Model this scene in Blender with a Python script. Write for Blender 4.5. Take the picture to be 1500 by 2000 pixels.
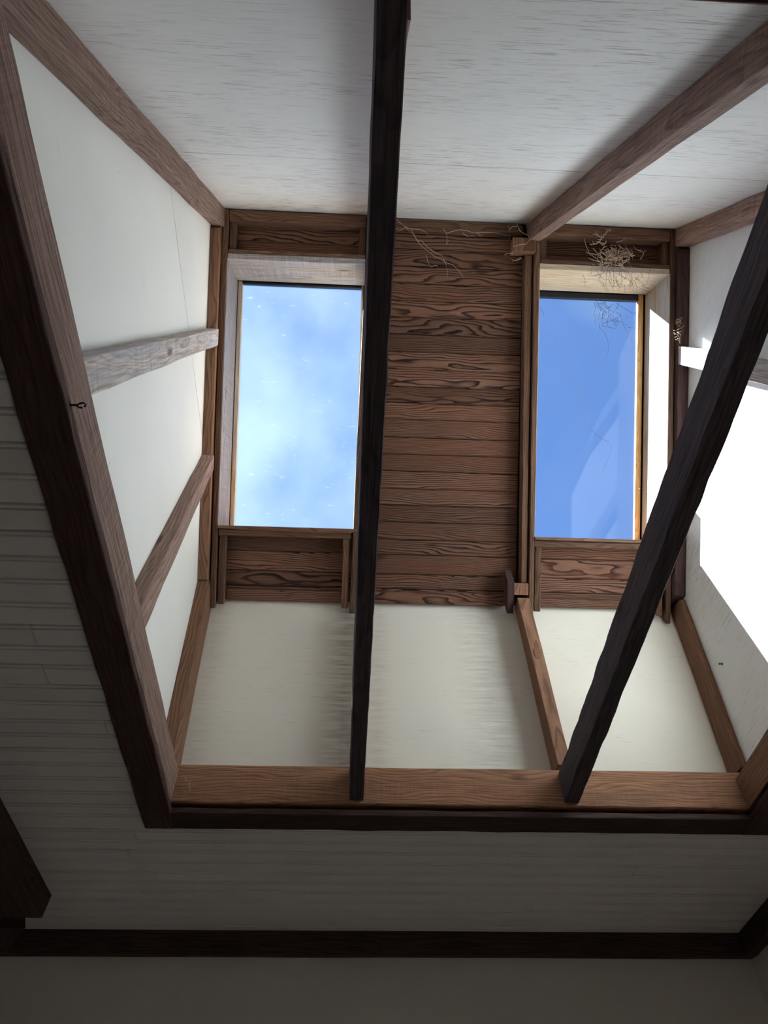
import bpy, math, random
from mathutils import Vector, Matrix, noise

for o in list(bpy.data.objects): bpy.data.objects.remove(o, do_unlink=True)
scene = bpy.context.scene
COL = scene.collection
R = math.radians
rnd = random.Random(7)

# ---------------------------------------------------------------- camera
cam_d = bpy.data.cameras.new('camera')
cam_d.sensor_fit = 'VERTICAL'; cam_d.sensor_height = 36.0; cam_d.lens = 36.0*1387/2000
cam_d.clip_start = 0.02
cam = bpy.data.objects.new('camera', cam_d); COL.objects.link(cam)
def look(pitch, yaw, roll):
    cy, sy, cp, sp = math.cos(yaw), math.sin(yaw), math.cos(pitch), math.sin(pitch)
    f = Vector((sy*cp, cy*cp, sp)); r = Vector((cy, -sy, 0)); u = r.cross(f)
    c, s = math.cos(roll), math.sin(roll)
    return c*r + s*u, c*u - s*r, f
r_, u_, f_ = look(R(44.0), R(3.25), R(-0.58))
cam.matrix_world = Matrix(((r_.x, u_.x, -f_.x, 0), (r_.y, u_.y, -f_.y, 0), (r_.z, u_.z, -f_.z, 1.6), (0, 0, 0, 1)))
scene.camera = cam

# ---------------------------------------------------------------- sky, sun, exposure
SUN_DIR = Vector((-0.42, 0.27, 1.0)).normalized()          # towards the sun
SUN = 88.0
SKY = 0.16
scene.view_settings.view_transform = 'Standard'
scene.view_settings.look = 'None'
scene.view_settings.gamma = 1.0
scene.view_settings.use_curve_mapping = False
scene.view_settings.exposure = 0.0
scene.cycles.max_bounces = 24; scene.cycles.diffuse_bounces = 16; scene.cycles.transparent_max_bounces = 16

w = bpy.data.worlds.new('sky'); scene.world = w; w.use_nodes = True
nt = w.node_tree; nt.nodes.clear()
out = nt.nodes.new('ShaderNodeOutputWorld'); bg = nt.nodes.new('ShaderNodeBackground')
sky = nt.nodes.new('ShaderNodeTexSky'); sky.sky_type = 'NISHITA'; sky.sun_disc = False
sky.sun_elevation = math.asin(SUN_DIR.z); sky.sun_rotation = math.atan2(SUN_DIR.x, SUN_DIR.y)
sky.air_density = 1.0; sky.dust_density = 0.8; sky.ozone_density = 2.5
tc = nt.nodes.new('ShaderNodeTexCoord')
cl = nt.nodes.new('ShaderNodeTexNoise'); cl.inputs['Scale'].default_value = 3.2; cl.inputs['Detail'].default_value = 3; cl.inputs['Roughness'].default_value = 0.5
mp = nt.nodes.new('ShaderNodeMapping'); mp.inputs['Location'].default_value = (2.9, 7.7, 4.1)
rp = nt.nodes.new('ShaderNodeValToRGB'); rp.color_ramp.elements[0].position = 0.5; rp.color_ramp.elements[1].position = 0.8
rp.color_ramp.elements[0].color = (0, 0, 0, 1); rp.color_ramp.elements[1].color = (0.62, 0.62, 0.62, 1)
mx = nt.nodes.new('ShaderNodeMix'); mx.data_type = 'RGBA'
mx.inputs['B'].default_value = (3.3, 5.0, 6.5, 1)
L = nt.links.new
L(tc.outputs['Generated'], mp.inputs['Vector']); L(mp.outputs[0], cl.inputs['Vector']); L(cl.outputs['Fac'], rp.inputs['Fac'])
L(rp.outputs['Color'], mx.inputs['Factor']); tn = nt.nodes.new('ShaderNodeMix'); tn.data_type = 'RGBA'; tn.blend_type = 'MULTIPLY'
tn.inputs['Factor'].default_value = 1.0; tn.inputs['B'].default_value = (0.74, 1.02, 1.42, 1)
L(sky.outputs[0], tn.inputs['A']); L(tn.outputs['Result'], mx.inputs['A']); L(mx.outputs['Result'], bg.inputs['Color'])
bg.inputs['Strength'].default_value = SKY
L(bg.outputs[0], out.inputs['Surface'])

sd = bpy.data.lights.new('sun', 'SUN'); sd.energy = SUN; sd.angle = R(0.53); sd.color = (0.90, 0.965, 1.03)
so = bpy.data.objects.new('sun', sd); COL.objects.link(so)
so.rotation_euler = SUN_DIR.to_track_quat('Z', 'Y').to_euler(); so.location = (-2, 3, 8)

# ---------------------------------------------------------------- materials
def lin(c):
    return tuple(((v/255)/12.92 if v/255 <= 0.04045 else ((v/255+0.055)/1.055)**2.4) for v in c) + (1,)
class NT:
    def __init__(s, name):
        s.m = bpy.data.materials.new(name); s.m.use_nodes = True; s.t = s.m.node_tree; s.t.nodes.clear()
        s.out = s.n('ShaderNodeOutputMaterial'); s.b = s.n('ShaderNodeBsdfPrincipled')
        s.l(s.b.outputs[0], s.out.inputs['Surface'])
    def n(s, t, **kw):
        nd = s.t.nodes.new(t)
        for k, v in kw.items():
            if k in ('operation', 'data_type', 'blend_type', 'wave_type', 'bands_direction', 'feature'): setattr(nd, k, v)
            else: nd.inputs[k].default_value = v
        return nd
    def l(s, a, b): s.t.links.new(a, b)
    def math(s, op, a, b=None, clamp=False):
        nd = s.t.nodes.new('ShaderNodeMath'); nd.operation = op; nd.use_clamp = clamp
        for i, v in enumerate((a, b)):
            if v is None: continue
            if isinstance(v, (int, float)): nd.inputs[i].default_value = v
            else: s.l(v, nd.inputs[i])
        return nd.outputs[0]
    def mix(s, f, a, b, mode='MIX'):
        nd = s.t.nodes.new('ShaderNodeMix'); nd.data_type = 'RGBA'; nd.blend_type = mode
        for k, v in (('Factor', f), ('A', a), ('B', b)):
            if isinstance(v, (int, float, tuple)): nd.inputs[k].default_value = v
            else: s.l(v, nd.inputs[k])
        return nd.outputs['Result']
    def ramp(s, f, *st):
        nd = s.t.nodes.new('ShaderNodeValToRGB'); cr = nd.color_ramp
        while len(cr.elements) < len(st): cr.elements.new(0.5)
        for e, (p, c) in zip(cr.elements, st):
            e.position = p; e.color = c if isinstance(c, tuple) else (c, c, c, 1)
        s.l(f, nd.inputs[0]); return nd.outputs[0]
    def coords(s, scale, spread=30.0):
        """object coordinates (x along the grain), shifted by a random amount per object"""
        tc = s.n('ShaderNodeTexCoord'); oi = s.n('ShaderNodeObjectInfo')
        s.rand = oi.outputs['Random']
        cx = s.n('ShaderNodeCombineXYZ')
        s.l(s.math('MULTIPLY', s.rand, spread), cx.inputs[0])
        s.l(s.math('MULTIPLY', s.math('FRACT', s.math('MULTIPLY', s.rand, 37.7)), 0.11), cx.inputs[1])
        s.l(s.math('ADD', s.math('MULTIPLY', s.math('FRACT', s.math('MULTIPLY', s.rand, 91.3)), 0.11), 0.012), cx.inputs[2])
        va = s.n('ShaderNodeVectorMath'); va.operation = 'ADD'
        s.l(tc.outputs['Object'], va.inputs[0]); s.l(cx.outputs[0], va.inputs[1])
        s.v = va.outputs[0]; return s.v
    def scaled(s, sc):
        vm = s.n('ShaderNodeVectorMath'); vm.operation = 'MULTIPLY'; s.l(s.v, vm.inputs[0]); vm.inputs[1].default_value = sc
        return vm.outputs[0]
    def noise(s, sc, detail=3.0, rough=0.55):
        nd = s.n('ShaderNodeTexNoise'); nd.inputs['Scale'].default_value = 1.0
        nd.inputs['Detail'].default_value = detail; nd.inputs['Roughness'].default_value = rough
        s.l(s.scaled(sc), nd.inputs['Vector']); return nd.outputs['Fac']
    def bump(s, h, strength, dist):
        b = s.n('ShaderNodeBump'); b.inputs['Strength'].default_value = strength; b.inputs['Distance'].default_value = dist
        s.l(h, b.inputs['Height']); s.l(b.outputs[0], s.b.inputs['Normal'])

def wood(name, early, late, tint, rings=150.0, ring_c=0.8, fine_c=0.5, saw=0.0, tintmix=0.55, warp=0.022, grey=None, rough=0.8):
    s = NT(name); s.coords(None)
    sep = s.n('ShaderNodeSeparateXYZ'); s.l(s.v, sep.inputs[0])
    n1 = s.noise((1.9, 7, 7), 2.0); n2 = s.noise((2.3, 9, 9), 2.0)
    n3 = s.noise((7, 40, 40), 2.0)
    yy = s.math('ADD', sep.outputs[1], s.math('MULTIPLY', s.math('SUBTRACT', n1, 0.5), warp*4))
    zz = s.math('ADD', sep.outputs[2], s.math('MULTIPLY', s.math('SUBTRACT', n2, 0.5), warp*4))
    rad = s.math('SQRT', s.math('ADD', s.math('MULTIPLY', yy, yy), s.math('MULTIPLY', zz, zz)))
    rad = s.math('ADD', rad, s.math('MULTIPLY', n3, 0.006))
    fr = s.math('FRACT', s.math('MULTIPLY', rad, rings))
    ring = s.ramp(fr, (0.0, 0.0), (0.5, 0.12), (0.82, 1.0), (0.95, 1.0), (1.0, 0.0))     # slow early wood, dark sharp late wood
    fine = s.noise((9, 260, 260), 3.0, 0.6)
    blotch = s.noise((2.2, 14, 14), 3.0)
    base = s.mix(s.math('MULTIPLY', ring, ring_c), lin(early), lin(late))
    base = s.mix(s.math('MULTIPLY', s.ramp(blotch, (0.45, 0.0), (0.72, 1.0)), tintmix), base, lin(tint))
    fc = s.ramp(fine, (0.3, 1.0-0.55*fine_c), (0.62, 1.0+0.12*fine_c))
    base = s.mix(1.0, base, fc, 'MULTIPLY')
    var = s.math('ADD', s.math('MULTIPLY', s.math('FRACT', s.math('MULTIPLY', s.rand, 17.3)), 0.5), 0.75)
    cc = s.n('ShaderNodeCombineXYZ')
    for i in range(3): s.l(var, cc.inputs[i])
    base = s.mix(1.0, base, cc.outputs[0], 'MULTIPLY')
    if grey:
        g = s.ramp(s.noise((3, 22, 22), 4.0), (0.4, 0.0), (0.62, 1.0))
        base = s.mix(s.math('MULTIPLY', g, grey[1]), base, lin(grey[0]))
    # knots: rare dark ovals
    vo = s.n('ShaderNodeTexVoronoi'); vo.inputs['Scale'].default_value = 1.0; s.l(s.scaled((3.2, 9, 9)), vo.inputs['Vector'])
    kn = s.ramp(vo.outputs['Distance'], (0.045, 1.0), (0.12, 0.0))
    base = s.mix(s.math('MULTIPLY', kn, 0.65), base, lin((40, 24, 17)))
    h = s.math('ADD', s.math('MULTIPLY', ring, -0.5), s.math('MULTIPLY', fine, 0.7))
    if saw:
        sw = s.noise((210, 5, 5), 1.0); mk = s.ramp(s.noise((2.5, 12, 12), 2.0), (0.4, 0.15), (0.65, 1.0))
        sc = s.math('MULTIPLY', s.math('SUBTRACT', sw, 0.5), mk)
        h = s.math('ADD', h, s.math('MULTIPLY', sc, 2.4*saw))
        v2 = s.math('ADD', s.math('MULTIPLY', sc, 1.3*saw), 1.0)
        c2 = s.n('ShaderNodeCombineXYZ')
        for i in range(3): s.l(v2, c2.inputs[i])
        base = s.mix(1.0, base, c2.outputs[0], 'MULTIPLY')
    s.l(base, s.b.inputs['Base Color']); s.b.inputs['Roughness'].default_value = rough
    s.b.inputs['Specular IOR Level'].default_value = 0.25
    s.bump(h, 0.55, 0.0018)
    return s.m

M = {}
M['plank'] = wood('heart_pine_planks', (138, 101, 82), (46, 28, 27), (128, 80, 56), rings=200, ring_c=1.0, fine_c=0.45, warp=0.013)
M['beam'] = wood('rough_sawn_brown_timber', (166, 138, 126), (122, 96, 86), (142, 112, 98), rings=110, ring_c=0.6, fine_c=0.9, saw=0.7)
M['stud'] = wood('reddish_brown_stud', (148, 110, 86), (96, 66, 52), (116, 80, 62), rings=120, ring_c=0.7, fine_c=0.6, saw=0.2)
M['header'] = wood('header_timber', (160, 116, 88), (108, 74, 56), (122, 92, 74), rings=130, ring_c=0.6, fine_c=0.8, saw=0.3)
M['dark'] = wood('old_shaded_timber', (84, 74, 80), (58, 50, 56), (68, 60, 66), rings=100, ring_c=0.5, fine_c=1.0, saw=0.2)  # old dark wood, with the shade on its underside deepened in the colour
M['casing'] = wood('shaded_casing', (84, 62, 58), (54, 39, 38), (66, 48, 45), rings=100, ring_c=0.5, fine_c=0.9)  # brown wood darkened: the shade on its underside is put into the colour
M['grey'] = wood('weathered_grey_timber', (196, 186, 178), (142, 130, 124), (172, 154, 138), rings=140, ring_c=0.6, fine_c=0.9, saw=0.8, grey=((176, 178, 190), 0.6))
M['greyl'] = wood('weathered_lining', (152, 143, 140), (100, 90, 90), (132, 114, 102), rings=150, ring_c=0.6, fine_c=1.0, saw=0.6, grey=((136, 138, 152), 0.6))
M['bleached'] = wood('bleached_pine_lining', (214, 196, 166), (168, 142, 108), (196, 170, 130), rings=200, ring_c=0.6, fine_c=0.8, saw=0.15, grey=((196, 198, 206), 0.55))
M['sash'] = wood('yellow_pine_sash', (206, 168, 116), (170, 122, 72), (192, 150, 98), rings=180, ring_c=0.6, fine_c=0.4)
M['trim'] = wood('brown_lining_edge', (128, 96, 76), (84, 58, 46), (104, 74, 58), rings=150, ring_c=0.7, fine_c=0.8)
M['floor'] = wood('floor_boards', (124, 110, 100), (100, 88, 78), (112, 98, 88), rings=120, ring_c=0.5, fine_c=0.4)

def paint(name, col, crack, crack_c, amount, dirt=None, thr=0.6, dirtcol=(120, 112, 104)):
    s = NT(name); s.coords(None, 5.0)
    base = s.mix(s.ramp(s.noise((1.3, 1.6, 1.6), 3.0), (0.35, 0.0), (0.7, 1.0)), lin(col), lin(tuple(c*0.955 for c in col)))
    fine = s.noise((14, 230, 230), 3.0, 0.6)
    patch = s.ramp(s.noise((1.6, 3.5, 3.5), 3.0), (0.38, 0.15), (0.68, 1.0))
    ck = s.math('MULTIPLY', s.ramp(fine, (thr, 0.0), (thr+0.09, 1.0)), patch)
    base = s.mix(s.math('MULTIPLY', ck, amount), base, lin(crack_c))
    spot = s.ramp(s.noise((75, 75, 75), 2.0), (0.775, 0.0), (0.80, 1.0))
    base = s.mix(s.math('MULTIPLY', spot, 0.5), base, lin((110, 98, 84)))
    if dirt:
        tc = s.n('ShaderNodeTexCoord'); sp = s.n('ShaderNodeSeparateXYZ'); s.l(tc.outputs['Object'], sp.inputs[0])
        streak = s.noise((9, 60, 120), 4.0, 0.65)
        for x0, wd, am in dirt:
            d = s.math('ABSOLUTE', s.math('SUBTRACT', sp.outputs[0], x0))
            g = s.ramp(s.math('DIVIDE', d, wd), (0.0, 1.0), (1.0, 0.0))
            base = s.mix(s.math('MULTIPLY', s.math('MULTIPLY', g, s.ramp(streak, (0.36, 0.0), (0.62, 1.0))), am), base, lin(dirtcol))
    s.l(base, s.b.inputs['Base Color']); s.b.inputs['Roughness'].default_value = 0.62
    s.b.inputs['Specular IOR Level'].default_value = 0.3
    s.bump(s.math('SUBTRACT', s.math('MULTIPLY', s.noise((9, 90, 90), 3.0), 0.5), ck), crack, 0.0016)
    return s.m
M['white_ceiling'] = paint('white_painted_plywood', (241, 241, 239), 0.5, (112, 110, 112), 0.85, thr=0.555)
M['white_left'] = paint('white_painted_cheek', (241, 241, 237), 0.35, (150, 146, 138), 0.35, thr=0.64)
M['white_right'] = paint('white_painted_checked_cheek', (240, 242, 242), 0.95, (140, 142, 142), 0.45, thr=0.58)
M['cream'] = paint('cream_painted_panel', (242, 236, 222), 0.3, (150, 138, 120), 0.4, thr=0.63,
                   dirt=[(0.555, 0.085, 0.55), (0.67, 0.05, 0.2), (1.04, 0.12, 0.3), (0.10, 0.06, 0.15)])
M['beadboard'] = paint('painted_beadboard', (232, 229, 226), 0.25, (140, 130, 124), 0.3, thr=0.66)
M['plaster'] = paint('painted_wall', (232, 229, 222), 0.15, (150, 142, 134), 0.15, thr=0.7)

def flat(name, col, rough=0.6, metal=0.0, spec=0.3):
    s = NT(name); s.coords(None)
    v = s.ramp(s.noise((40, 40, 40), 3.0), (0.3, 0.8), (0.7, 1.1))
    s.l(s.mix(1.0, lin(col), v, 'MULTIPLY'), s.b.inputs['Base Color'])
    s.b.inputs['Roughness'].default_value = rough; s.b.inputs['Metallic'].default_value = metal; s.b.inputs['Specular IOR Level'].default_value = spec
    return s.m
ks = NT('ringed_knot'); tcn = ks.n('ShaderNodeTexCoord'); vl = ks.n('ShaderNodeVectorMath'); vl.operation = 'LENGTH'
ks.l(tcn.outputs['Object'], vl.inputs[0]); kf = ks.math('FRACT', ks.math('MULTIPLY', vl.outputs['Value'], 240.0))
ks.l(ks.ramp(kf, (0.0, lin((150, 110, 80))), (0.6, lin((128, 88, 60))), (0.95, lin((70, 42, 28)))), ks.b.inputs['Base Color']); ks.b.inputs['Roughness'].default_value = 0.8
M['knot'] = ks.m
M['vine'] = flat('dried_vine', (218, 194, 172), 0.9)
M['vine_dark'] = flat('brown_rootlet', (120, 92, 70), 0.9)
M['root'] = flat('silhouetted_rootlet', (48, 40, 42), 0.9)  # near-black colour paints the backlit silhouette of rootlets against the sky
M['iron'] = flat('dark_iron', (46, 40, 40), 0.5, 0.7)
M['steel'] = flat('nail_steel', (150, 150, 150), 0.4, 0.9)
M['green'] = flat('green_plastic', (20, 110, 84), 0.35)
M['rubber'] = flat('gasket_light_stop', (34, 36, 42), 0.5)
M['roof'] = flat('bitumen_roof', (66, 62, 60), 0.9)

def glass(name, dust, streak):
    s = NT(name); s.t.nodes.remove(s.b); s.coords(None, 3.0)
    tr = s.n('ShaderNodeBsdfTransparent'); tr.inputs[0].default_value = (0.95, 0.97, 0.965, 1)
    gl = s.n('ShaderNodeBsdfGlossy'); gl.inputs['Roughness'].default_value = 0.02
    fz = s.n('ShaderNodeFresnel'); fz.inputs['IOR'].default_value = 1.45
    tl = s.n('ShaderNodeBsdfTranslucent'); tl.inputs[0].default_value = (0.88, 0.93, 0.93, 1)
    m1 = s.n('ShaderNodeMixShader'); s.l(s.math('MULTIPLY', fz.outputs[0], 0.22), m1.inputs[0]); s.l(tr.outputs[0], m1.inputs[1]); s.l(gl.outputs[0], m1.inputs[2])
    a = s.ramp(s.noise((2.4, 2.0, 2.0), 4.0, 0.5), (0.34, 0.12), (0.68, 1.0))
    b = s.ramp(s.noise((26, 90, 60), 3.0, 0.6), (0.66, 0.0), (0.76, 1.0))
    d = s.math('ADD', s.math('MULTIPLY', a, dust), s.math('MULTIPLY', b, streak), True)
    m2 = s.n('ShaderNodeMixShader'); s.l(d, m2.inputs[0]); s.l(m1.outputs[0], m2.inputs[1]); s.l(tl.outputs[0], m2.inputs[2])
    s.l(m2.outputs[0], s.out.inputs['Surface']); return s.m
M['glass_dusty'] = glass('dusty_skylight_glass', 0.010, 0.014)
M['glass_clear'] = glass('clear_skylight_glass', 0.001, 0.002)

# ---------------------------------------------------------------- frames of the building (metres, x right, y away, z up)
AP, AC, AM = R(48.0), R(55.6), R(8.05)
P0 = (2.11, 3.176)                                   # foot of the planked slope
PU, PN = (-math.cos(AP), math.sin(AP)), (math.sin(AP), math.cos(AP))
LP = 1.4348
R0 = (P0[0]+LP*PU[0], P0[1]+LP*PU[1])                # ridge
CU, CN = (-math.cos(AC), -math.sin(AC)), (-math.sin(AC), math.cos(AC))
M0 = (2.11, 2.377)                                   # main roof, underside of rafters
MU, MN = (-math.cos(AM), math.sin(AM)), (math.sin(AM), math.cos(AM))
def K(x, u, n): return Vector((x, P0[0]+u*PU[0]+n*PN[0], P0[1]+u*PU[1]+n*PN[1]))      # planked slope: u up the slope, n outward
def C(x, v, n): return Vector((x, R0[0]+v*CU[0]+n*CN[0], R0[1]+v*CU[1]+n*CN[1]))      # white upper ceiling: v down from ridge
def S(x, s, n): return Vector((x, M0[0]+s*MU[0]+n*MN[0], M0[1]+s*MU[1]+n*MN[1]))      # main roof: s up the slope
def V(x, y, z): return Vector((x, y, z))

# ---------------------------------------------------------------- mesh helpers
WORLD = {}
def link(name, verts, faces, mat, parent=None, mw=None, smooth=False):
    me = bpy.data.meshes.new(name); me.from_pydata(verts, [], faces); me.update()
    me.materials.append(mat)
    if smooth:
        for p in me.polygons: p.use_smooth = True
    o = bpy.data.objects.new(name, me); COL.objects.link(o)
    mw = mw or Matrix.Identity(4); WORLD[o.name] = mw
    if parent is not None:
        o.parent = parent; o.matrix_basis = WORLD[parent.name].inverted() @ mw
    else: o.matrix_basis = mw
    return o
def tag(o, label=None, cat=None, group=None, kind=None):
    if label: o['label'] = label
    if cat: o['category'] = cat
    if group: o['group'] = group
    if kind: o['kind'] = kind
    return o
def empty(name, loc):
    e = bpy.data.objects.new(name, None); COL.objects.link(e); e.location = loc; e.empty_display_size = 0.1; WORLD[e.name] = Matrix.Translation(loc)
    return e
def frame(S4, E4):
    a = sum(S4, Vector())/4; b = sum(E4, Vector())/4
    x = (b-a).normalized(); y = (S4[1]-S4[0]); y = (y - x*y.dot(x)).normalized(); z = x.cross(y)
    return Matrix(((x.x, y.x, z.x, a.x), (x.y, y.y, z.y, a.y), (x.z, y.z, z.z, a.z), (0, 0, 0, 1)))
def bar(name, S4, E4, mat, parent=None, ch=0.002, seg=1, jit=0.0, seed=0):
    """timber: hexahedron from four start corners to four end corners, chamfered edges, local x along the grain"""
    mw = frame(S4, E4); inv = mw.inverted()
    def section(Q):
        q = [inv @ p for p in Q]; r = []
        for i in range(4):
            a, b, c = q[i-1], q[i], q[(i+1) % 4]
            r += [b+(a-b).normalized()*ch, b+(c-b).normalized()*ch]
        return r
    A, B = section(S4), section(E4)
    rr = random.Random(seed*131+len(name))
    vs = []; fs = []
    offs = [(rr.random()*50) for _ in range(4)]
    for k in range(seg+1):
        t = k/seg
        for i in range(8):
            p = A[i].lerp(B[i], t)
            if jit and 0 < k < seg:
                ci = i//2
                p = p + Vector((0, noise.noise((t*seg*0.45, offs[ci], 0))*jit, noise.noise((t*seg*0.45, offs[ci], 9))*jit))
            vs.append(p)
    for k in range(seg):
        for i in range(8):
            j = (i+1) % 8
            fs.append((k*8+i, k*8+j, (k+1)*8+j, (k+1)*8+i))
    fs.append(tuple(range(7, -1, -1))); fs.append(tuple(seg*8+i for i in range(8)))
    return link(name, vs, fs, mat, parent, mw)
def rect(P, x, a, n):
    return [P(x, a[0], n[0]), P(x, a[1], n[0]), P(x, a[1], n[1]), P(x, a[0], n[1])]
def along_x(name, P, xr, ar, nr, mat, parent=None, **k):
    return bar(name, rect(P, xr[0], ar, nr), rect(P, xr[1], ar, nr), mat, parent, **k)
def along_a(name, P, xr, ar, nr, mat, parent=None, x2=None, a_start=None, a_end=None, **k):
    """board running along the profile axis; x2 = x range at the far end, a_start/a_end = (a at n0, a at n1) cuts"""
    x2 = x2 or xr; s = a_start or (ar[0], ar[0]); e = a_end or (ar[1], ar[1])
    S4 = [P(xr[0], s[0], nr[0]), P(xr[1], s[0], nr[0]), P(xr[1], s[1], nr[1]), P(xr[0], s[1], nr[1])]
    E4 = [P(x2[0], e[0], nr[0]), P(x2[1], e[0], nr[0]), P(x2[1], e[1], nr[1]), P(x2[0], e[1], nr[1])]
    return bar(name, S4, E4, mat, parent, **k)
def boxes(name, L_, mat, parent=None):
    """several boxes (each eight corners) of one sheet with openings, as one mesh"""
    vs, fs = [], []
    for A, B in L_:
        k = len(vs); vs += list(A)+list(B)
        fs += [(k+3, k+2, k+1, k), (k+4, k+5, k+6, k+7)] + [(k+i, k+(i+1) % 4, k+4+(i+1) % 4, k+4+i) for i in range(4)]
    return link(name, [v for v in vs], fs, mat, parent)
def slab(P, xr, ar, nr): return (rect(P, xr[0], ar, nr), rect(P, xr[1], ar, nr))
def prism(name, poly, x0, x1, axis_dir, mat, parent=None):
    """flat sheet in a plane x = const, outline poly of (y, z); local x runs along axis_dir in that plane"""
    cy = sum(p[0] for p in poly)/len(poly); cz = sum(p[1] for p in poly)/len(poly)
    ax = Vector((0, axis_dir[0], axis_dir[1])).normalized(); zz = Vector((1, 0, 0)); yy = zz.cross(ax)
    mw = Matrix(((ax.x, yy.x, zz.x, (x0+x1)/2), (ax.y, yy.y, zz.y, cy), (ax.z, yy.z, zz.z, cz), (0, 0, 0, 1)))
    inv = mw.inverted(); n = len(poly)
    vs = [inv @ Vector((x0, p[0], p[1])) for p in poly] + [inv @ Vector((x1, p[0], p[1])) for p in poly]
    fs = [tuple(range(n-1, -1, -1)), tuple(range(n, 2*n))] + [(i, (i+1) % n, n+(i+1) % n, n+i) for i in range(n)]
    return link(name, vs, fs, mat, parent, mw)
def tubes(name, lines, r, mat, parent=None, sides=4, taper=0.6):
    vs, fs = [], []
    for pts in lines:
        pts = [Vector(p) for p in pts]; k0 = len(vs)
        for i, p in enumerate(pts):
            d = (pts[min(i+1, len(pts)-1)]-pts[max(i-1, 0)]).normalized()
            a = d.orthogonal().normalized(); b = d.cross(a)
            rr = r*(1-(1-taper)*i/max(1, len(pts)-1))
            for j in range(sides):
                t = 2*math.pi*j/sides; vs.append(p+(a*math.cos(t)+b*math.sin(t))*rr)
        for i in range(len(pts)-1):
            for j in range(sides):
                q = (j+1) % sides
                fs.append((k0+i*sides+j, k0+i*sides+q, k0+(i+1)*sides+q, k0+(i+1)*sides+j))
        fs.append(tuple(k0+j for j in range(sides-1, -1, -1))); fs.append(tuple(k0+(len(pts)-1)*sides+j for j in range(sides)))
    return link(name, vs, fs, mat, parent, smooth=True)

XL, XR = -0.548, 1.208                               # inner faces of the two cheek walls
WIN = {1: (-0.488, 0.012, 0.268, 1.236), 2: (0.657, 1.144, 0.258, 1.248)}   # clear openings x0,x1,u0,u1

# ================================================================ room shell
floor = tag(boxes('floor', [slab(V, (-2.7, 1.55), (-2.7, 2.92), (-0.06, 0.0))], M['floor']), kind='structure')
WY = 2.795; WX = 1.424
wall_b = tag(along_x('wall_back', V, (-2.7, 1.55), (WY, WY+0.12), (0.0, 2.33), M['plaster']), kind='structure')
tag(along_a('wall_right', lambda x, a, n: V(x, a, n), (WX, WX+0.12), (-2.62, WY), (0.0, 3.12), M['plaster'], a_end=(WY, WY)), kind='structure')
tag(along_a('wall_left', V, (-2.72, -2.6), (-2.62, WY), (0.0, 3.12), M['plaster']), kind='structure')
tag(along_x('wall_front', V, (-2.6, WX), (-2.72, -2.6), (0.0, 3.12), M['plaster']), kind='structure')

# main roof: deck with the opening, beaded boards below it
OX = (-0.535, 1.165); OS = (0.10, 1.96)
ceil = tag(boxes('ceiling', [slab(S, (-2.75, OX[0]), (-0.80, 4.85), (-0.006, 0.016)), slab(S, (OX[1], 1.58), (-0.80, 4.85), (-0.006, 0.016)),
                             slab(S, OX, (-0.80, OS[0]), (-0.006, 0.016)), slab(S, OX, (OS[1], 4.85), (-0.006, 0.016))], M['roof']), kind='structure')
def bead_board(x0, x1, s0, s1):
    """tongue and groove board with a bead along one edge"""
    N0, N1 = -0.024, -0.007; g = 0.0055; wd = s1-s0
    prof = [(0.0008, N1), (0.0008, N0+0.007), (0.0030, N0+0.0006), (0.005, N0), (wd-0.0135, N0), (wd-0.0115, N0+g), (wd-0.0095, N0+0.0005),
            (wd-0.006, N0-0.0004), (wd-0.003, N0+0.0008), (wd-0.0010, N0+0.007), (wd-0.0008, N1)]
    dn = rnd.uniform(-0.0009, 0.0009); tw = rnd.uniform(-0.0008, 0.0008)
    a = S((x0+x1)/2, (s0+s1)/2, N0); x = Vector((1, 0, 0)); y = Vector((0, MU[0], MU[1])); z = x.cross(y)
    mw = Matrix(((x.x, y.x, z.x, a.x), (x.y, y.y, z.y, a.y), (x.z, y.z, z.z, a.z), (0, 0, 0, 1))); inv = mw.inverted()
    n = len(prof); vs = []
    for xx, k in ((x0+0.0010, -1), (x1-0.0010, 1)):
        for (p, q) in prof: vs.append(inv @ S(xx, s0+p, q+dn+k*tw if q < N1 else q))
    fs = [tuple(range(n)), tuple(range(2*n-1, n-1, -1))] + [(i, n+i, n+(i+1) % n, (i+1) % n) for i in range(n)]
    return link('board', vs, fs, M['beadboard'], ceil, mw)
BX0, BX1 = -2.6, WX
lower = [-0.685, -0.619, -0.556, -0.496, -0.434, -0.369, -0.308, -0.245, -0.177, -0.113, -0.054, 0.006, 0.085]
butt = {2: [-1.52], 4: [-0.642], 5: [], 6: [-0.576], 8: [-0.637], 10: [-0.599], 3: [0.62], 7: [0.9]}
for i in range(len(lower)-1):
    xs = [BX0]+butt.get(i, [])+[BX1]
    for a, b in zip(xs, xs[1:]): bead_board(a, b, lower[i], lower[i+1])
side = [0.085, 0.136, 0.199, 0.268, 0.333, 0.395, 0.456, 0.513, 0.583, 0.644, 0.714, 0.776, 0.841, 0.907, 0.974, 1.035, 1.099, 1.163, 1.23, 1.297, 1.364,
        1.43, 1.496, 1.562, 1.628, 1.694, 1.76, 1.826, 1.892, 1.958, 2.0]
butt = {6: [-0.585], 7: [-1.3], 9: [-0.682], 11: [-0.675], 15: [-1.6]}
for i in range(len(side)-1):
    xs = [BX0]+butt.get(i, [])+[OX[0]-0.008]
    for a, b in zip(xs, xs[1:]): bead_board(a, b, side[i], side[i+1])
    bead_board(OX[1]+0.01, BX1, side[i], side[i+1])
s = 2.0
while s < 4.7:
    bead_board(BX0, BX1, s, s+0.066); s += 0.066

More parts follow.
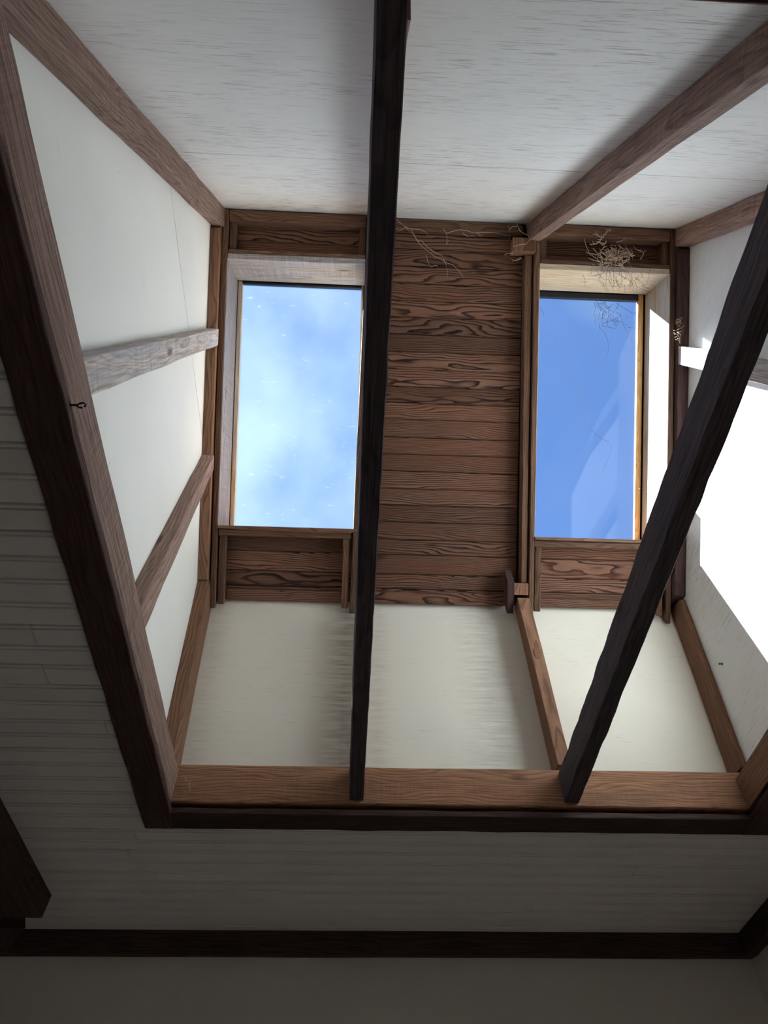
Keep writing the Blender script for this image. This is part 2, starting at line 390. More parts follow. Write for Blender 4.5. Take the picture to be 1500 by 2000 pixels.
# ================================================================ roof monitor: shell
pl = [slab(K, (-0.60, 1.26), (-0.02, WIN[1][2]-0.012), (0.019, 0.05))]
lo, hi = 0.246, 1.262
pl = [slab(K, (-0.60, 1.26), (-0.03, lo), (0.019, 0.05)), slab(K, (-0.60, 1.26), (hi, 1.50), (0.019, 0.05)),
      slab(K, (-0.60, WIN[1][0]-0.012), (lo, hi), (0.019, 0.05)), slab(K, (WIN[1][1]+0.012, WIN[2][0]-0.012), (lo, hi), (0.019, 0.05)),
      slab(K, (WIN[2][1]+0.012, 1.26), (lo, hi), (0.019, 0.05))]
wp = tag(boxes('wall_planked', pl, M['roof']), kind='structure')
US = [-0.015, 0.052, 0.106, 0.178, 0.234, 0.299, 0.362, 0.423, 0.489, 0.552, 0.615, 0.683, 0.744, 0.806, 0.87, 0.937, 1.003, 1.068, 1.13, 1.195, 1.26, 1.326, 1.384, 1.432]
for i, (a, b) in enumerate(zip(US, US[1:])):
    segs = [(0.045, 0.603)]
    if b < 0.25 or a > 1.23: segs += [(-0.49, -0.002), (0.645, 1.142)]
    if i == 13: segs = [(0.045, 0.0935), (0.0945, 0.603)]
    for x0, x1 in segs:
        d = rnd.uniform(-0.0015, 0.0012)
        if i == 13:
            c1, c2 = (0.0, 0.028) if x0 < 0.06 else (0.028, 0.0)
            # scarfed butt joint, cut on the slant
            q = lambda x, k: [K(x+k[0], a+0.0006, d), K(x+k[1], b-0.0006, d), K(x+k[1], b-0.0006, 0.018), K(x+k[0], a+0.0006, 0.018)]
            S4 = q(x0, (0, 0)) if x0 < 0.06 else q(0.076, (0, 0.03))
            E4 = q(0.0745, (0, 0.03)) if x0 < 0.06 else q(x1, (0, 0))
            bar('plank', S4, E4, M['plank'], wp, ch=0.0025)
        else:
            along_x('plank', K, (x0, x1), (a+0.0009, b-0.0009), (d, 0.018), M['plank'], wp, ch=0.0034)
# end strips closing the foot of the planks
for x0, x1, u1 in ((-0.455, -0.036, 0.036), (0.08, 0.553, 0.043), (0.688, 1.112, 0.030)):
    along_x('foot_strip', K, (x0, x1), (0.0, u1), (-0.022, -0.002), M['plank'], wp)
for x0, x1 in ((0.056, 0.598),):
    along_x('head_strip', K, (x0, x1), (1.39, 1.427), (-0.03, -0.002), M['trim'], wp)

up = tag(boxes('ceiling_upper', [slab(C, (-0.60, 1.26), (-0.08, 1.70), (0.013, 0.05))], M['roof']), kind='structure')
along_x('panel', C, (-0.56, 1.22), (0.0, 0.751), (0.0, 0.0125), M['white_ceiling'], up, ch=0.0006)
along_x('panel', C, (-0.56, 1.22), (0.753, 1.70), (0.0004, 0.0125), M['white_ceiling'], up, ch=0.0006)

def yz(p): return (p.y, p.z)
k_out = [yz(K(0, -0.03, 0.05)), yz(K(0, LP+0.02, 0.05))]
def line_cut(n):                                     # the sheet seam follows the slope of the main roof at height n over it
    p = S(0, 0.0, n); return p
wl = tag(prism('wall_upper_left', [yz(S(0, -0.02, 0.017)), yz(K(0, -0.03, 0.05)), yz(K(0, LP, 0.05)), yz(C(0, 1.70, 0.05)), yz(S(0, 2.03, 0.017))],
               XL-0.035, XL-0.0125, (MU[0], MU[1]), M['roof']), kind='structure')
def seam_pts(n):
    """where the seam line meets the planked slope and the upper ceiling"""
    o = S(0, 0, n)
    def hit(q, d):
        # o + t*MU = q + r*d  in (y,z)
        det = MU[0]*(-d[1]) + d[0]*MU[1]
        by, bz = q[0]-o.y, q[1]-o.z
        t = (by*(-d[1]) + d[0]*bz)/det
        return (o.y+t*MU[0], o.z+t*MU[1])
    return hit(yz(K(0, 0, 0.02)), PU), hit(yz(C(0, 0, 0.012)), CU)
a, b = seam_pts(1.0885); a2, b2 = seam_pts(1.0940)
prism('panel', [yz(S(0, 0.0, 0.018)), yz(K(0, 0.0, 0.018)), a, b, yz(C(0, 1.69, 0.012)), yz(S(0, 1.98, 0.018))], XL-0.012, XL, MU, M['white_left'], wl)
prism('panel', [a2, yz(K(0, LP, 0.02)), b2], XL-0.012, XL-0.0004, MU, M['white_left'], wl)
wr = tag(prism('wall_upper_right', [yz(S(0, -0.02, 0.017)), yz(K(0, -0.03, 0.05)), yz(K(0, LP, 0.05)), yz(C(0, 1.70, 0.05)), yz(S(0, 2.03, 0.017))],
               XR+0.0125, XR+0.035, (MU[0], MU[1]), M['roof']), kind='structure')
prism('panel', [yz(S(0, 0.0, 0.018)), yz(K(0, 0.0, 0.018)), yz(K(0, LP, 0.02)), yz(C(0, 1.69, 0.012)), yz(S(0, 1.98, 0.018))], XR, XR+0.012, MU, M['white_right'], wr)
wb = tag(along_x('wall_upper_back', V, (-0.575, 1.235), (2.11, 2.14), (2.36, 3.18), M['cream'], ch=0.0005), kind='structure')

# ================================================================ skylights
def window(n, glassmat, lining, inner):
    x0, x1, u0, u1 = WIN[n]
    g0, g1, h0, h1 = inner
    w = tag(boxes('window_%d' % n, [slab(K, (x0-0.06, x0-0.009), (u0-0.05, u1+0.05), (0.052, 0.20)), slab(K, (x1+0.009, x1+0.06), (u0-0.05, u1+0.05), (0.052, 0.20)),
                                    slab(K, (x0-0.009, x1+0.009), (u0-0.05, u0-0.013), (0.052, 0.20)), slab(K, (x0-0.009, x1+0.009), (u1+0.024, u1+0.05), (0.052, 0.20)),
                                    slab(K, (x0-0.05, g0-0.005), (u0-0.05, u1+0.05), (0.188, 0.20)), slab(K, (g1+0.005, x1+0.05), (u0-0.05, u1+0.05), (0.188, 0.20)),
                                    slab(K, (g0-0.005, g1+0.005), (u0-0.05, h0-0.005), (0.188, 0.20)), slab(K, (g0-0.005, g1+0.005), (h1+0.005, u1+0.05), (0.188, 0.20))], M['rubber']), kind='structure')  # dark outer rings added to block light leaking around the sash
    along_a('lining_board', K, (x0-0.008, x0), (u0-0.004, u1+0.004), (-0.058, 0.164), M['greyl'] if n == 1 else lining, w, ch=0.0008)
    along_a('lining_board', K, (x1, x1+0.008), (u0-0.004, u1+0.004), (-0.058, 0.164), lining, w, ch=0.0008)
    along_x('head_board', K, (x0-0.0, x1+0.0), (u1, u1+0.022), (-0.056, 0.164), M['grey'] if n == 1 else lining, w)
    along_x('sill', K, (x0, x1), (u0-0.012, u0), (-0.066, 0.16), M['trim'], w)
    sm = M['bleached'] if n == 1 else M['sash']
    along_a('sash_stile', K, (x0+0.001, g0), (u0, u1), (0.168, 0.186), sm, w)
    along_a('sash_stile', K, (g1, x1-0.005), (u0, u1), (0.168, 0.186), sm, w)
    along_x('sash_rail', K, (g0, g1), (h1, u1-0.002), (0.165, 0.186), M['rubber'], w)
    along_x('sash_rail', K, (g0, g1), (h0-0.02, h0), (0.168, 0.186), M['sash'], w)
    along_x('pane', K, (g0-0.004, g1+0.004), (h0-0.004, h1+0.004), (0.187, 0.193), glassmat, w, ch=0.0004)
    return w
window(1, M['glass_dusty'], M['bleached'], (-0.469, 0.0, 0.258, 1.225))
window(2, M['glass_clear'], M['bleached'], (0.675, 1.117, 0.250, 1.222))

# ================================================================ timbers of the planked slope
def timber(o, label, cat='timber', group=None): return tag(o, label, cat, group)
# bay edge boards
timber(along_a('edge_board', K, (-0.508, -0.488), (-0.026, 1.417), (-0.060, -0.0005), M['trim'], x2=(-0.513, -0.4905), a_start=(-0.028, 0.0), seg=10, jit=0.002),
       'brown edge board between corner post and the hazy skylight, running down past the planks', 'board')
timber(along_a('edge_board', K, (-0.010, 0.014), (-0.03, 1.417), (-0.060, -0.0005), M['trim'], x2=(0.014, 0.038), a_start=(-0.036, 0.0), seg=10, jit=0.002),
       'brown edge board half hidden behind the black middle rafter, beside the hazy skylight', 'board')
timber(along_a('edge_board', K, (0.058, 0.080), (-0.014, 1.385), (-0.050, -0.0025), M['trim'], a_start=(-0.016, 0.0), x2=(0.06, 0.078)),
       'thin brown edge board peeking out beside the black middle rafter at the plank ends', 'board')
timber(along_a('edge_board', K, (0.6395, 0.6570), (-0.031, 1.417), (-0.060, -0.0005), M['trim'], x2=(0.632, 0.655), a_start=(-0.032, 0.0), seg=10, jit=0.002),
       'brown edge board framing the clear blue skylight on its planked side', 'board')
timber(along_a('edge_board', K, (1.146, 1.164), (-0.036, 1.417), (-0.060, -0.0005), M['trim'], x2=(1.146, 1.167), a_start=(-0.045, 0.0), seg=10, jit=0.002),
       'brown edge board between the clear blue skylight and the dark corner post', 'board')
# rafters and posts
timber(along_a('corner_post', K, (-0.5475, -0.5135), (0.075, 1.333), (-0.089, -0.0005), M['stud'], a_start=(0.075, 0.002), a_end=(1.333, 1.42), seg=8, jit=0.002),
       'reddish brown corner post against the shaded white cheek wall, beside the hazy skylight', 'post')
timber(along_a('corner_post', K, (1.168, 1.2075), (0.06, 1.335), (-0.085, -0.0005), M['casing'], a_start=(0.06, 0.002), a_end=(1.335, 1.42), seg=8, jit=0.002),
       'dark corner post against the sunlit white cheek wall, beside the clear blue skylight', 'post')
timber(along_a('slope_rafter', K, (0.018, 0.0545), (0.0, 1.34), (-0.060, -0.0005), M['stud'], x2=(0.0385, 0.056)),
       'slope rafter almost wholly hidden behind the black middle rafter', 'rafter')
timber(along_a('slope_rafter', K, (0.612, 0.6335), (0.09, 1.30), (-0.050, -0.0005), M['trim'], x2=(0.602, 0.628), seg=12, jit=0.0025),
       'narrow brown slope rafter along the edge of the bare planks, facing the clear skylight', 'rafter')
timber(along_a('joint_block', K, (0.582, 0.6365), (0.046, 0.088), (-0.064, -0.0225), M['stud']),
       'small wood block joining the wall stud to the narrow slope rafter', 'block')
timber(along_a('scab_block', K, (0.555, 0.5795), (-0.020, 0.122), (-0.080, -0.0235), M['casing'], a_start=(-0.020, 0.02), a_end=(0.098, 0.135)),
       'short scab block with rough end grain nailed beside the stud under the planks', 'block')
timber(along_a('bearing_block', K, (0.548, 0.6325), (1.303, 1.352), (-0.080, -0.031), M['stud'], a_start=(1.303, 1.303)),
       'bearing block under the end of the free ceiling rafter, wrapped by a pale tendril', 'block')

def bay_frame(kind, x0, x1, rail, top, lab):
    """small frames above and below each skylight"""
    f = []
    if kind == 'transom':
        e = empty('transom_frame', K((x0+x1)/2, 1.25, -0.03)); 
        along_x('head_rail', K, (x0, x1), (top, 1.418), (-0.058, -0.003), M['trim'], e)
        along_x('foot_rail', K, (x0, x1), (rail, rail+0.013), (-0.058, -0.003), M['trim'], e)
        along_a('stile', K, (x0, x0+0.024), (rail+0.0135, top-0.0005), (-0.045, -0.003), M['trim'], e)
        along_a('stile', K, (x1-0.024, x1), (rail+0.0135, top-0.0005), (-0.045, -0.003), M['trim'], e)
    else:
        e = empty('apron_frame', K((x0+x1)/2, 0.1, -0.03))
        along_x('rail', K, (x0, x1), (top-0.024, top-0.001), (-0.055, -0.003), M['trim'], e)
        along_a('stile', K, (x0+0.003, x0+0.026), (-0.012, top-0.025), (-0.052, -0.0235), M['trim'], e, a_start=(-0.014, 0.0))
        along_a('stile', K, (x1-0.028, x1-0.005), (-0.016, top-0.025), (-0.052, -0.0235), M['trim'], e, a_start=(-0.018, 0.0))
    return tag(e, lab, 'frame')
bay_frame('transom', -0.487, 0.010, 1.259, 1.377, 'brown frame around the short planks above the hazy skylight')
bay_frame('transom', 0.658, 1.143, 1.2715, 1.374, 'brown frame around the short planks above the clear blue skylight')
bay_frame('apron', -0.485, -0.0115, 0, 0.255, 'brown frame around the short planks below the hazy skylight')
bay_frame('apron', 0.6585, 1.141, 0, 0.2455, 'brown frame around the short planks below the clear blue skylight')

# ceiling rafters of the monitor
def crafter(x0, x1, lab, seed, ve=1.670):
    S4 = [C(x0, 0.085, -0.068), C(x1, 0.085, -0.068), C(x1, 0.003, -0.0005), C(x0, 0.003, -0.0005)]
    E4 = [C(x0, ve+0.05, -0.068), C(x1, ve+0.05, -0.068), C(x1, ve, -0.0005), C(x0, ve, -0.0005)]
    return tag(bar('ceiling_rafter', S4, E4, M['beam'], seg=24, jit=0.003, seed=seed), lab, 'rafter')
crafter(-0.5475, -0.505, 'rough sawn ceiling rafter in the corner of the shaded white cheek wall', 1)
crafter(0.018, 0.058, 'ceiling rafter hidden behind the black middle rafter', 2)
crafter(0.610, 0.654, 'rough sawn ceiling rafter crossing the open white ceiling to the bearing block', 3)
crafter(1.163, 1.2075, 'rough sawn ceiling rafter along the top of the sunlit cheek wall', 4)

# wall studs below the planks
tag(bar('wall_stud', [V(XL+.0005, 2.0, 2.44), V(-0.505, 2.0, 2.44), V(-0.505, 2.1095, 2.44), V(XL+.0005, 2.1095, 2.44)],
        [V(XL+.0005, 2.0, 3.170), V(-0.507, 2.0, 3.170), V(-0.507, 2.1095, 3.175), V(XL+.0005, 2.1095, 3.175)], M['stud'], seg=6, jit=0.002, seed=3),
    'reddish wall stud in the corner of the cream panel and the shaded cheek', 'stud')
tag(bar('wall_stud', [V(0.022, 2.02, 2.53), V(0.05, 2.02, 2.53), V(0.05, 2.1095, 2.53), V(0.022, 2.1095, 2.53)],
        [V(0.026, 2.02, 3.11), V(0.052, 2.02, 3.11), V(0.052, 2.1095, 3.11), V(0.026, 2.1095, 3.11)], M['stud']),
    'wall stud hidden behind the black middle rafter', 'stud')
knot_stud = tag(bar('wall_stud', [V(0.626, 2.02, 2.527), V(0.669, 2.02, 2.527), V(0.669, 2.1095, 2.527), V(0.632, 2.1095, 2.527)],
        [V(0.590, 2.02, 3.145), V(0.634, 2.02, 3.145), V(0.634, 2.1095, 3.162), V(0.600, 2.1095, 3.162)], M['stud'], seg=6, jit=0.002, seed=5),
    'leaning wall stud with a big knot, standing free on the cream panel', 'stud')
tag(bar('wall_stud', [V(1.187, 2.02, 2.527), V(1.2075, 2.02, 2.527), V(1.2075, 2.1095, 2.527), V(1.187, 2.1095, 2.527)],
        [V(1.187, 2.02, 3.155), V(1.2075, 2.02, 3.155), V(1.2075, 2.1095, 3.17), V(1.187, 2.1095, 3.17)], M['stud'], seg=6, jit=0.001, seed=6),
    'brown wall stud in the corner of the cream panel and the sunlit cheek', 'stud')

def knot(x, y, z, rx, rz, parent):
    n = 20; vs = []; fs = []
    prof = [(1.0, 0.0012), (0.96, -0.0012), (0.6, -0.002), (0.3, -0.0014), (0.12, -0.002)]
    for q, h in prof:
        for j in range(n):
            t = 2*math.pi*j/n; w_ = q*(1+0.06*math.sin(3*t+1))
            vs.append(Vector((rx*w_*math.cos(t), h, rz*w_*math.sin(t))))
    for i in range(len(prof)-1):
        for j in range(n):
            k = (j+1) % n; fs.append((i*n+j, i*n+k, (i+1)*n+k, (i+1)*n+j))
    fs.append(tuple((len(prof)-1)*n+j for j in range(n)))
    return tag(link('knot', vs, fs, M['knot'], parent, Matrix.Translation((x, y, z))), 'large round ringed knot')
knot(0.6275, 2.0195, 2.916, 0.0145, 0.023, knot_stud)

# girts on the cheek walls (u, n) on the planked frame
def girt(x0, x1, far, near, lab, mat, seed):
    """far/near: ((u_top, n_top), (u_bottom, n_bottom))"""
    a, b = far; c, d = near
    S4 = [K(x1, *a), K(x1, *b), K(x0, *b), K(x0, *a)]
    E4 = [K(x1, *c), K(x1, *d), K(x0, *d), K(x0, *c)]
    return tag(bar('cheek_girt', S4, E4, mat, seg=16, jit=0.0025, seed=seed), lab, 'girt')
girt(XL+.0005, -0.505, ((0.968, -0.0895), (0.908, -0.0895)), ((0.5352, -1.3661), (0.4764, -1.3169)), 'weathered grey girt, upper of two on the shaded cheek wall', M['grey'], 11)
girt(XL+.0005, -0.505, ((0.5155, -0.0895), (0.4635, -0.0895)), ((0.0308, -0.9443), (-0.0257, -0.8969)), 'brown girt, lower of two on the shaded cheek wall', M['beam'], 12)
girt(1.168, XR-.0005, ((0.972, -0.0858), (0.904, -0.0858)), ((0.5294, -1.3617), (0.4717, -1.3138)), 'bleached girt, upper of two on the sunlit cheek wall', M['grey'], 13)
girt(1.168, XR-.0005, ((0.505, -0.0858), (0.437, -0.0858)), ((0.0384, -0.9504), (-0.0217, -0.8998)), 'bleached knotty girt, lower of two on the sunlit cheek wall', M['bleached'], 14)

# ================================================================ opening in the main roof
tag(along_x('header', S, (-0.519, 1.179), (0.095, 0.132), (-0.011, 0.105), M['header'], ch=0.003, seg=14, jit=0.002), 'wide brown header timber across the foot of the roof opening', 'beam')
tag(along_a('trimmer', S, (-0.520, -0.480), (0.1325, 1.952), (-0.011, 0.084), M['beam'], seg=30, jit=0.003, seed=2), 'rough brown trimmer along the shaded cheek side of the opening', 'beam')
tag(along_a('trimmer', S, (1.1395, 1.18), (0.1325, 1.952), (-0.011, 0.084), M['stud'], seg=30, jit=0.003, seed=4), 'dark brown trimmer along the sunlit cheek side of the opening', 'beam')
tag(along_x('lintel', S, (-0.545, 1.205), (1.9585, 1.99), (-0.0055, 0.25), M['header']), 'brown lintel closing the top end of the roof opening', 'beam')
tag(along_a('trim_1', S, (-0.557, -0.475), (0.047, 1.99), (-0.042, -0.0245), M['casing'], seg=40, jit=0.003, seed=8), kind='structure')
tag(along_x('trim_2', S, (-0.474, 1.134), (0.047, 0.128), (-0.042, -0.0245), M['casing'], seg=30, jit=0.002, seed=9), kind='structure')
tag(along_a('trim_3', S, (1.135, 1.217), (0.047, 1.99), (-0.042, -0.0245), M['casing'], seg=40, jit=0.003, seed=10), kind='structure')
tag(bar('main_rafter', [S(0.0085, .1325, 0), S(0.047, .1325, 0), S(0.046, .1325, .089), S(0.0058, .1325, .089)],
        [S(0.0085, 1.95, 0), S(0.047, 1.95, 0), S(0.0443, 1.95, .089), S(0.0058, 1.95, .089)], M['dark'], seg=70, jit=0.0015, seed=21),
    'black main rafter crossing the opening in front of the bare planks', 'rafter')
tag(along_a('main_rafter', S, (0.6135, 0.6545), (0.1325, 1.95), (0.0, 0.089), M['dark'], seg=70, jit=0.003, seed=22), 'slanting charcoal main rafter crossing in front of the clear blue skylight', 'rafter')
tag(along_a('main_rafter', S, (-1.12, -0.921), (-0.40, 3.2), (-0.10, -0.0252), M['casing'], a_start=(-0.385, -0.40)), 'dark rafter end below the beaded ceiling near the wall plate corner', 'rafter')
tag(along_a('main_rafter', S, (1.386, WX-.001), (-0.653, 3.6), (-0.10, -0.0252), M['casing']), 'dark rafter along the room side wall, meeting the wall plate', 'rafter')
tag(along_x('wall_plate', V, (-2.59, WX-.001), (2.757, WY-.0005), (2.188, 2.272), M['casing'], seg=30, jit=0.002, seed=17), 'dark horizontal wall plate between beaded ceiling and the bottom wall', 'beam')
tag(bar('diagonal_brace', [V(-1.10, 2.512, 2.205), V(-0.975, 2.512, 2.205), V(-0.997, 2.512, 2.268), V(-1.10, 2.512, 2.272)],
        [V(-1.21, 2.756, 2.195), V(-1.100, 2.756, 2.195), V(-1.106, 2.756, 2.255), V(-1.21, 2.756, 2.255)], M['casing']),
    'short reddish brace running from the dark rafter end to the wall plate', 'brace')

# ================================================================ small things
def pts(l, n): return [K(x, u, n + 0.004*math.sin(i*1.7)) for i, (x, u) in enumerate(l)]
# tendrils over the bare planks
v1 = [[(0.12, 1.42), (0.148, 1.4), (0.179, 1.383), (0.19, 1.358), (0.201, 1.343), (0.222, 1.321), (0.248, 1.301), (0.268, 1.285), (0.294, 1.278), (0.31, 1.266), (0.335, 1.257), (0.356, 1.24), (0.376, 1.218)],
[(0.201, 1.343), (0.219, 1.344), (0.237, 1.322), (0.266, 1.3), (0.294, 1.293), (0.302, 1.279), (0.31, 1.258), (0.316, 1.233), (0.316, 1.209)],
[(0.236, 1.291), (0.243, 1.268), (0.252, 1.247), (0.269, 1.252), (0.277, 1.254), (0.281, 1.242)],
[(0.148, 1.4), (0.166, 1.383), (0.19, 1.365), (0.201, 1.343)]]
v2 = [[(0.118, 1.386), (0.134, 1.379), (0.154, 1.388), (0.184, 1.383), (0.21, 1.385), (0.23, 1.378), (0.241, 1.361), (0.256, 1.359), (0.267, 1.364)],
[(0.296, 1.391), (0.309, 1.376), (0.332, 1.383), (0.358, 1.389), (0.383, 1.39), (0.404, 1.383), (0.424, 1.382), (0.447, 1.383), (0.483, 1.387), (0.512, 1.383), (0.532, 1.374), (0.548, 1.377), (0.54, 1.357)],
[(0.307, 1.376), (0.313, 1.357), (0.308, 1.33), (0.318, 1.349)], [(0.368, 1.379), (0.389, 1.367), (0.404, 1.37), (0.415, 1.364)], [(0.424, 1.382), (0.436, 1.371), (0.445, 1.377)]]
tag(tubes('dried_tendril', [pts(l, -0.033) for l in v1], 0.0011, M['vine']), 'pale dried tendril hanging loose over the bare planks near the black middle rafter', 'vine')
tag(tubes('dried_tendril', [pts(l, -0.036) for l in v2], 0.0011, M['vine']), 'pale dried tendril creeping along the head strip above the bare planks', 'vine')
v3 = [[(0.559, 1.393), (0.57, 1.371), (0.583, 1.359), (0.6, 1.352), (0.606, 1.337), (0.594, 1.322), (0.571, 1.317), (0.546, 1.308)], [(0.557, 1.385), (0.542, 1.385), (0.53, 1.368), (0.527, 1.384)]]
tag(tubes('dried_tendril', [pts(l, -0.098) for l in v3], 0.0013, M['vine']), 'curled tendril wrapping the end of the free ceiling rafter', 'vine')
v4 = [[(0.544, 1.276), (0.555, 1.269), (0.57, 1.27), (0.582, 1.276), (0.579, 1.281), (0.567, 1.275), (0.56, 1.267), (0.548, 1.264)], [(0.52, 1.287), (0.53, 1.295), (0.55, 1.294)]]
tag(tubes('dried_tendril', [pts(l, -0.075) for l in v4], 0.0012, M['vine']), 'tiny spiral tendril just below the bearing block', 'vine')

lp = [[(-0.459, 1.974, 2.456), (-0.451, 1.974, 2.446), (-0.441, 1.974, 2.443), (-0.436, 1.974, 2.426), (-0.433, 1.974, 2.409), (-0.444, 1.974, 2.406), (-0.453, 1.974, 2.418)]]
tag(tubes('dried_tendril', lp, 0.0008, M['vine']), 'small looped tendril at the corner of trimmer and wide header', 'vine')

# feathery sprig and root clump on the head of the clear skylight
rv = random.Random(5)
def sprig(path, n, every=0.006, ln=0.014):
    lines = [pts(path, n)]
    for (a, b) in zip(path, path[1:]):
        d = math.hypot(b[0]-a[0], b[1]-a[1]); k = max(1, int(d/every))
        for i in range(k):
            t = i/k; x = a[0]+(b[0]-a[0])*t; u = a[1]+(b[1]-a[1])*t
            an = math.atan2(b[1]-a[1], b[0]-a[0]) + rv.choice((-1, 1))*rv.uniform(0.4, 0.9)
            l = ln*rv.uniform(0.5, 1.1)
            lines.append([K(x, u, n), K(x+math.cos(an)*l, u+math.sin(an)*l, n+rv.uniform(-.008, .004))])
    return lines
sp = []
for l in [[(0.907, 1.398), (0.889, 1.376), (0.877, 1.363), (0.867, 1.345), (0.849, 1.337), (0.831, 1.338)], [(0.877, 1.363), (0.859, 1.372), (0.848, 1.377)], [(0.867, 1.345), (0.882, 1.335), (0.895, 1.346)], [(0.921, 1.281), (0.96, 1.309), (0.985, 1.304), (1.0, 1.299)]]:
    sp += sprig(l, -0.085)
for l in [[(0.87, 1.299), (0.834, 1.307), (0.819, 1.333), (0.811, 1.357)], [(0.876, 1.274), (0.845, 1.283), (0.83, 1.287)], [(0.845, 1.325), (0.87, 1.3), (0.9, 1.275)], [(0.82, 1.31), (0.85, 1.295), (0.88, 1.27)]]:
    sp.append(pts(l, -0.08))
for i in range(120):                                 # tangle of stems
    x, u = rv.gauss(0.925, 0.033), rv.gauss(1.290, 0.019); an = rv.uniform(0, 6.28); l = rv.uniform(0.015, 0.045); n = rv.uniform(-0.10, -0.065)
    bnd = rv.uniform(-1.2, 1.2)
    sp.append([K(x, u, n), K(x+math.cos(an)*l*.5, u+math.sin(an)*l*.5, n-0.006), K(x+math.cos(an)*l*.5+math.cos(an+bnd)*l*.5, u+math.sin(an)*l*.5+math.sin(an+bnd)*l*.5, n)])
tag(tubes('dried_plant', sp, 0.0014, M['vine'], sides=3), 'bushy dried plant clump with feathery sprigs above the clear blue skylight', 'plant')
hang = [[(0.898, 1.28), (0.904, 1.233), (0.9, 1.191), (0.913, 1.165)], [(0.925, 1.276), (0.931, 1.234), (0.927, 1.165)], [(0.878, 1.231), (0.847, 1.229), (0.844, 1.262), (0.888, 1.269)], [(0.857, 1.229), (0.923, 1.247)],
[(0.925, 1.247), (0.983, 1.221), (1.021, 1.191), (1.068, 1.172)], [(0.883, 1.253), (0.879, 1.211), (0.906, 1.165)], [(0.951, 1.277), (0.962, 1.225), (0.948, 1.167)], [(1.025, 1.238), (0.994, 1.195), (1.005, 1.169)],
[(1.056, 1.3), (1.068, 1.282), (1.062, 1.24), (1.052, 1.197)], [(0.879, 1.19), (0.931, 1.192), (0.994, 1.195)]]
hl = [pts(l, -0.067) for l in hang]
for i in range(46):                                  # rootlets hanging in front of the head board
    x = rv.gauss(0.95, 0.055); u = rv.uniform(1.19, 1.262); an = rv.uniform(-2.6, -0.5); l = rv.uniform(0.02, 0.06); n = rv.uniform(-0.074, -0.065)
    b2_ = an+rv.uniform(-.9, .9)
    hl.append([K(x, u, n), K(x+math.cos(an)*l*.5, u+math.sin(an)*l*.5, n-.005), K(x+math.cos(an)*l*.5+math.cos(b2_)*l*.5, u+math.sin(an)*l*.5+math.sin(b2_)*l*.5, n)])
tag(tubes('hanging_rootlet', hl, 0.0006, M['vine_dark'], sides=3), 'thin rootlets hanging over the weathered head board of the clear skylight', 'plant', kind='stuff')
g = [[(0.913, 1.186), (0.941, 1.162), (0.963, 1.147), (0.98, 1.116), (1.001, 1.121)], [(0.935, 1.184), (0.962, 1.169), (0.99, 1.148), (1.009, 1.165), (0.989, 1.186)], [(0.941, 1.124), (0.95, 1.095), (0.991, 1.086), (1.005, 1.084), (0.996, 1.099)],
[(0.95, 1.103), (0.98, 1.116), (1.023, 1.114), (1.051, 1.091), (1.086, 1.09)], [(0.936, 1.118), (0.937, 1.091), (0.959, 1.066), (0.97, 1.033), (0.976, 1.012), (0.971, 0.985)], [(1.012, 1.128), (1.04, 1.09), (1.057, 1.059), (1.068, 1.032)],
[(1.0, 1.187), (1.039, 1.167), (1.072, 1.146), (1.085, 1.157)], [(0.937, 1.086), (0.932, 1.059)], [(1.05, 1.162), (1.05, 1.129)]]
gl_ = [pts(l, 0.10) for l in g]
for i in range(34):
    x = rv.gauss(0.965, 0.03); u = rv.uniform(1.12, 1.20); an = rv.uniform(-2.4, -0.7); l = rv.uniform(0.02, 0.05); n = 0.10
    b2_ = an+rv.uniform(-.8, .8)
    gl_.append([K(x, u, n), K(x+math.cos(an)*l*.5, u+math.sin(an)*l*.5, n-.005), K(x+math.cos(an)*l*.5+math.cos(b2_)*l*.5, u+math.sin(an)*l*.5+math.sin(b2_)*l*.5, n)])
tag(tubes('dangling_rootlet', gl_, 0.0008, M['root'], sides=3), 'dark dangling rootlets silhouetted against the top of the clear blue glass', 'plant', kind='stuff')
th = [(0.702, 1.157), (0.743, 1.078), (0.795, 0.98), (0.83, 0.91), (0.858, 0.851), (0.882, 0.77), (0.902, 0.697), (0.93, 0.664), (0.959, 0.647), (0.978, 0.64), (0.988, 0.628), (0.99, 0.601), (0.98, 0.57), (0.959, 0.525)]
tag(tubes('fine_strand', [pts(th, 0.10)], 0.0006, M['root'], sides=3), 'single hair-thin strand trailing down across the clear blue glass', 'strand')
tw = []
for i in range(16):
    x = rv.uniform(1.142, 1.158); u = rv.uniform(0.985, 1.068); l = rv.uniform(0.012, 0.03); an = rv.uniform(-0.9, 0.8); b2_ = an+rv.uniform(-1, 1)
    tw.append([K(x, u, -0.10), K(x+math.cos(an)*l*.6, u+math.sin(an)*l*.6, -0.105), K(x+math.cos(an)*l*.6+math.cos(b2_)*l*.5, u+math.sin(an)*l*.6+math.sin(b2_)*l*.5, -0.10)])
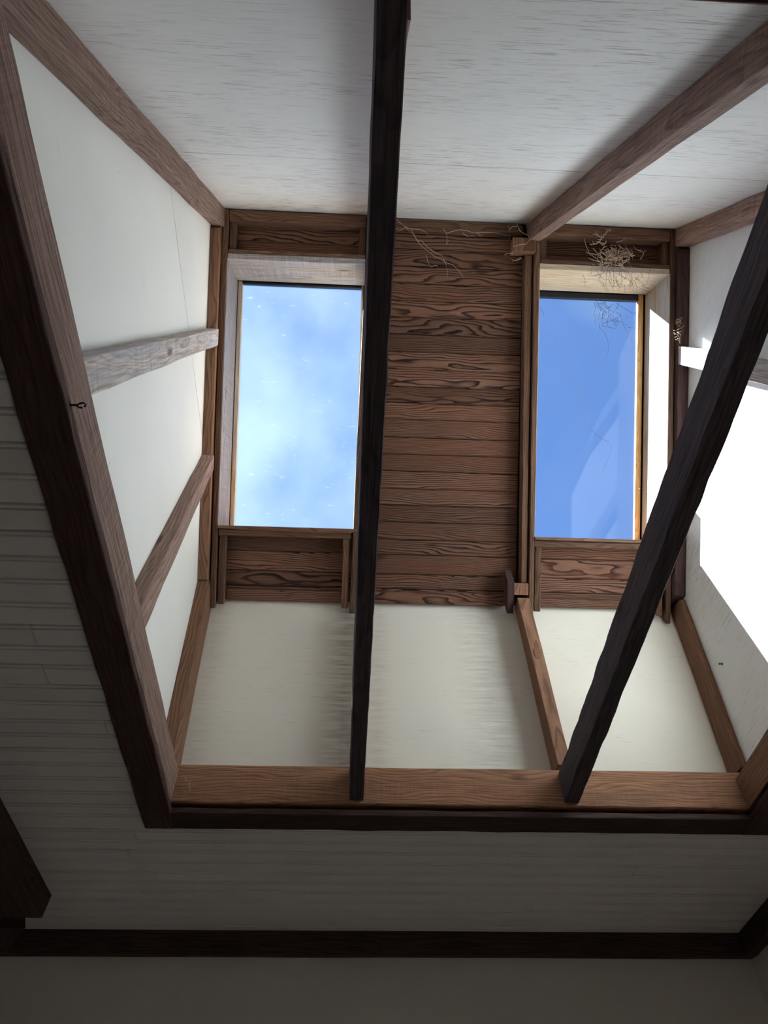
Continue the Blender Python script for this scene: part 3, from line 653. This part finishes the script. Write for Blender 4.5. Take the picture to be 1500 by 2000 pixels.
tag(tubes('dried_twig', tw, 0.0009, M['vine'], sides=3), 'little tuft of dried twigs caught on the dark corner post', 'plant')

# screw eye on the trimmer, nail, pushpin
hc = V(-0.470, 0.748, 2.549)
eye = empty('screw_eye', hc)
ring = [hc + Vector((0.012+0.0065*math.cos(t), 0, 0.0065*math.sin(t))) for t in [i*math.pi/6 for i in range(-1, 11)]]
tubes('ring', [[Vector(p) for p in ring]], 0.0017, M['iron'], eye, sides=6, taper=1)
tubes('shank', [[hc+Vector((-0.012, 0, 0)), hc+Vector((0.0065, 0, 0))]], 0.002, M['iron'], eye, sides=6, taper=1)
tag(eye, 'small dark iron screw eye in the trimmer of the shaded side', 'hook')
nl = K(1.142, 0.462, 0.155)
nail = empty('bent_nail', nl)
tubes('shank', [[nl, nl+Vector((-0.012, -0.004, 0.002)), nl+Vector((-0.016, -0.006, -0.006))]], 0.0012, M['steel'], nail, sides=5, taper=1)
tubes('head', [[nl+Vector((-0.016, -0.006, -0.006)), nl+Vector((-0.0172, -0.006, -0.008))]], 0.0028, M['steel'], nail, sides=7, taper=1)
tag(nail, 'small bent nail sticking out beside the yellow sash of the clear skylight', 'nail')
pc = V(XR, 1.947, 2.841)
pin = empty('pushpin', pc)
def ringtube(name, prof, mat):                       # lathe about the x axis
    n = 10; vs = []; fs = []
    for (x, r) in prof:
        for j in range(n):
            t = 2*math.pi*j/n; vs.append(pc+Vector((x, r*math.cos(t), r*math.sin(t))))
    for i in range(len(prof)-1):
        for j in range(n):
            q = (j+1) % n; fs.append((i*n+j, i*n+q, (i+1)*n+q, (i+1)*n+j))
    fs.append(tuple(range(n-1, -1, -1))); fs.append(tuple((len(prof)-1)*n+j for j in range(n)))
    link(name, vs, fs, mat, pin)
ringtube('flange', [(-0.0005, 0.0045), (-0.0025, 0.0048), (-0.003, 0.003)], M['green'])
ringtube('grip', [(-0.003, 0.0026), (-0.009, 0.0022), (-0.0095, 0.0038), (-0.0115, 0.0036)], M['green'])
tag(pin, 'green pushpin stuck in the white cheek wall beside the brown stud', 'pushpin')
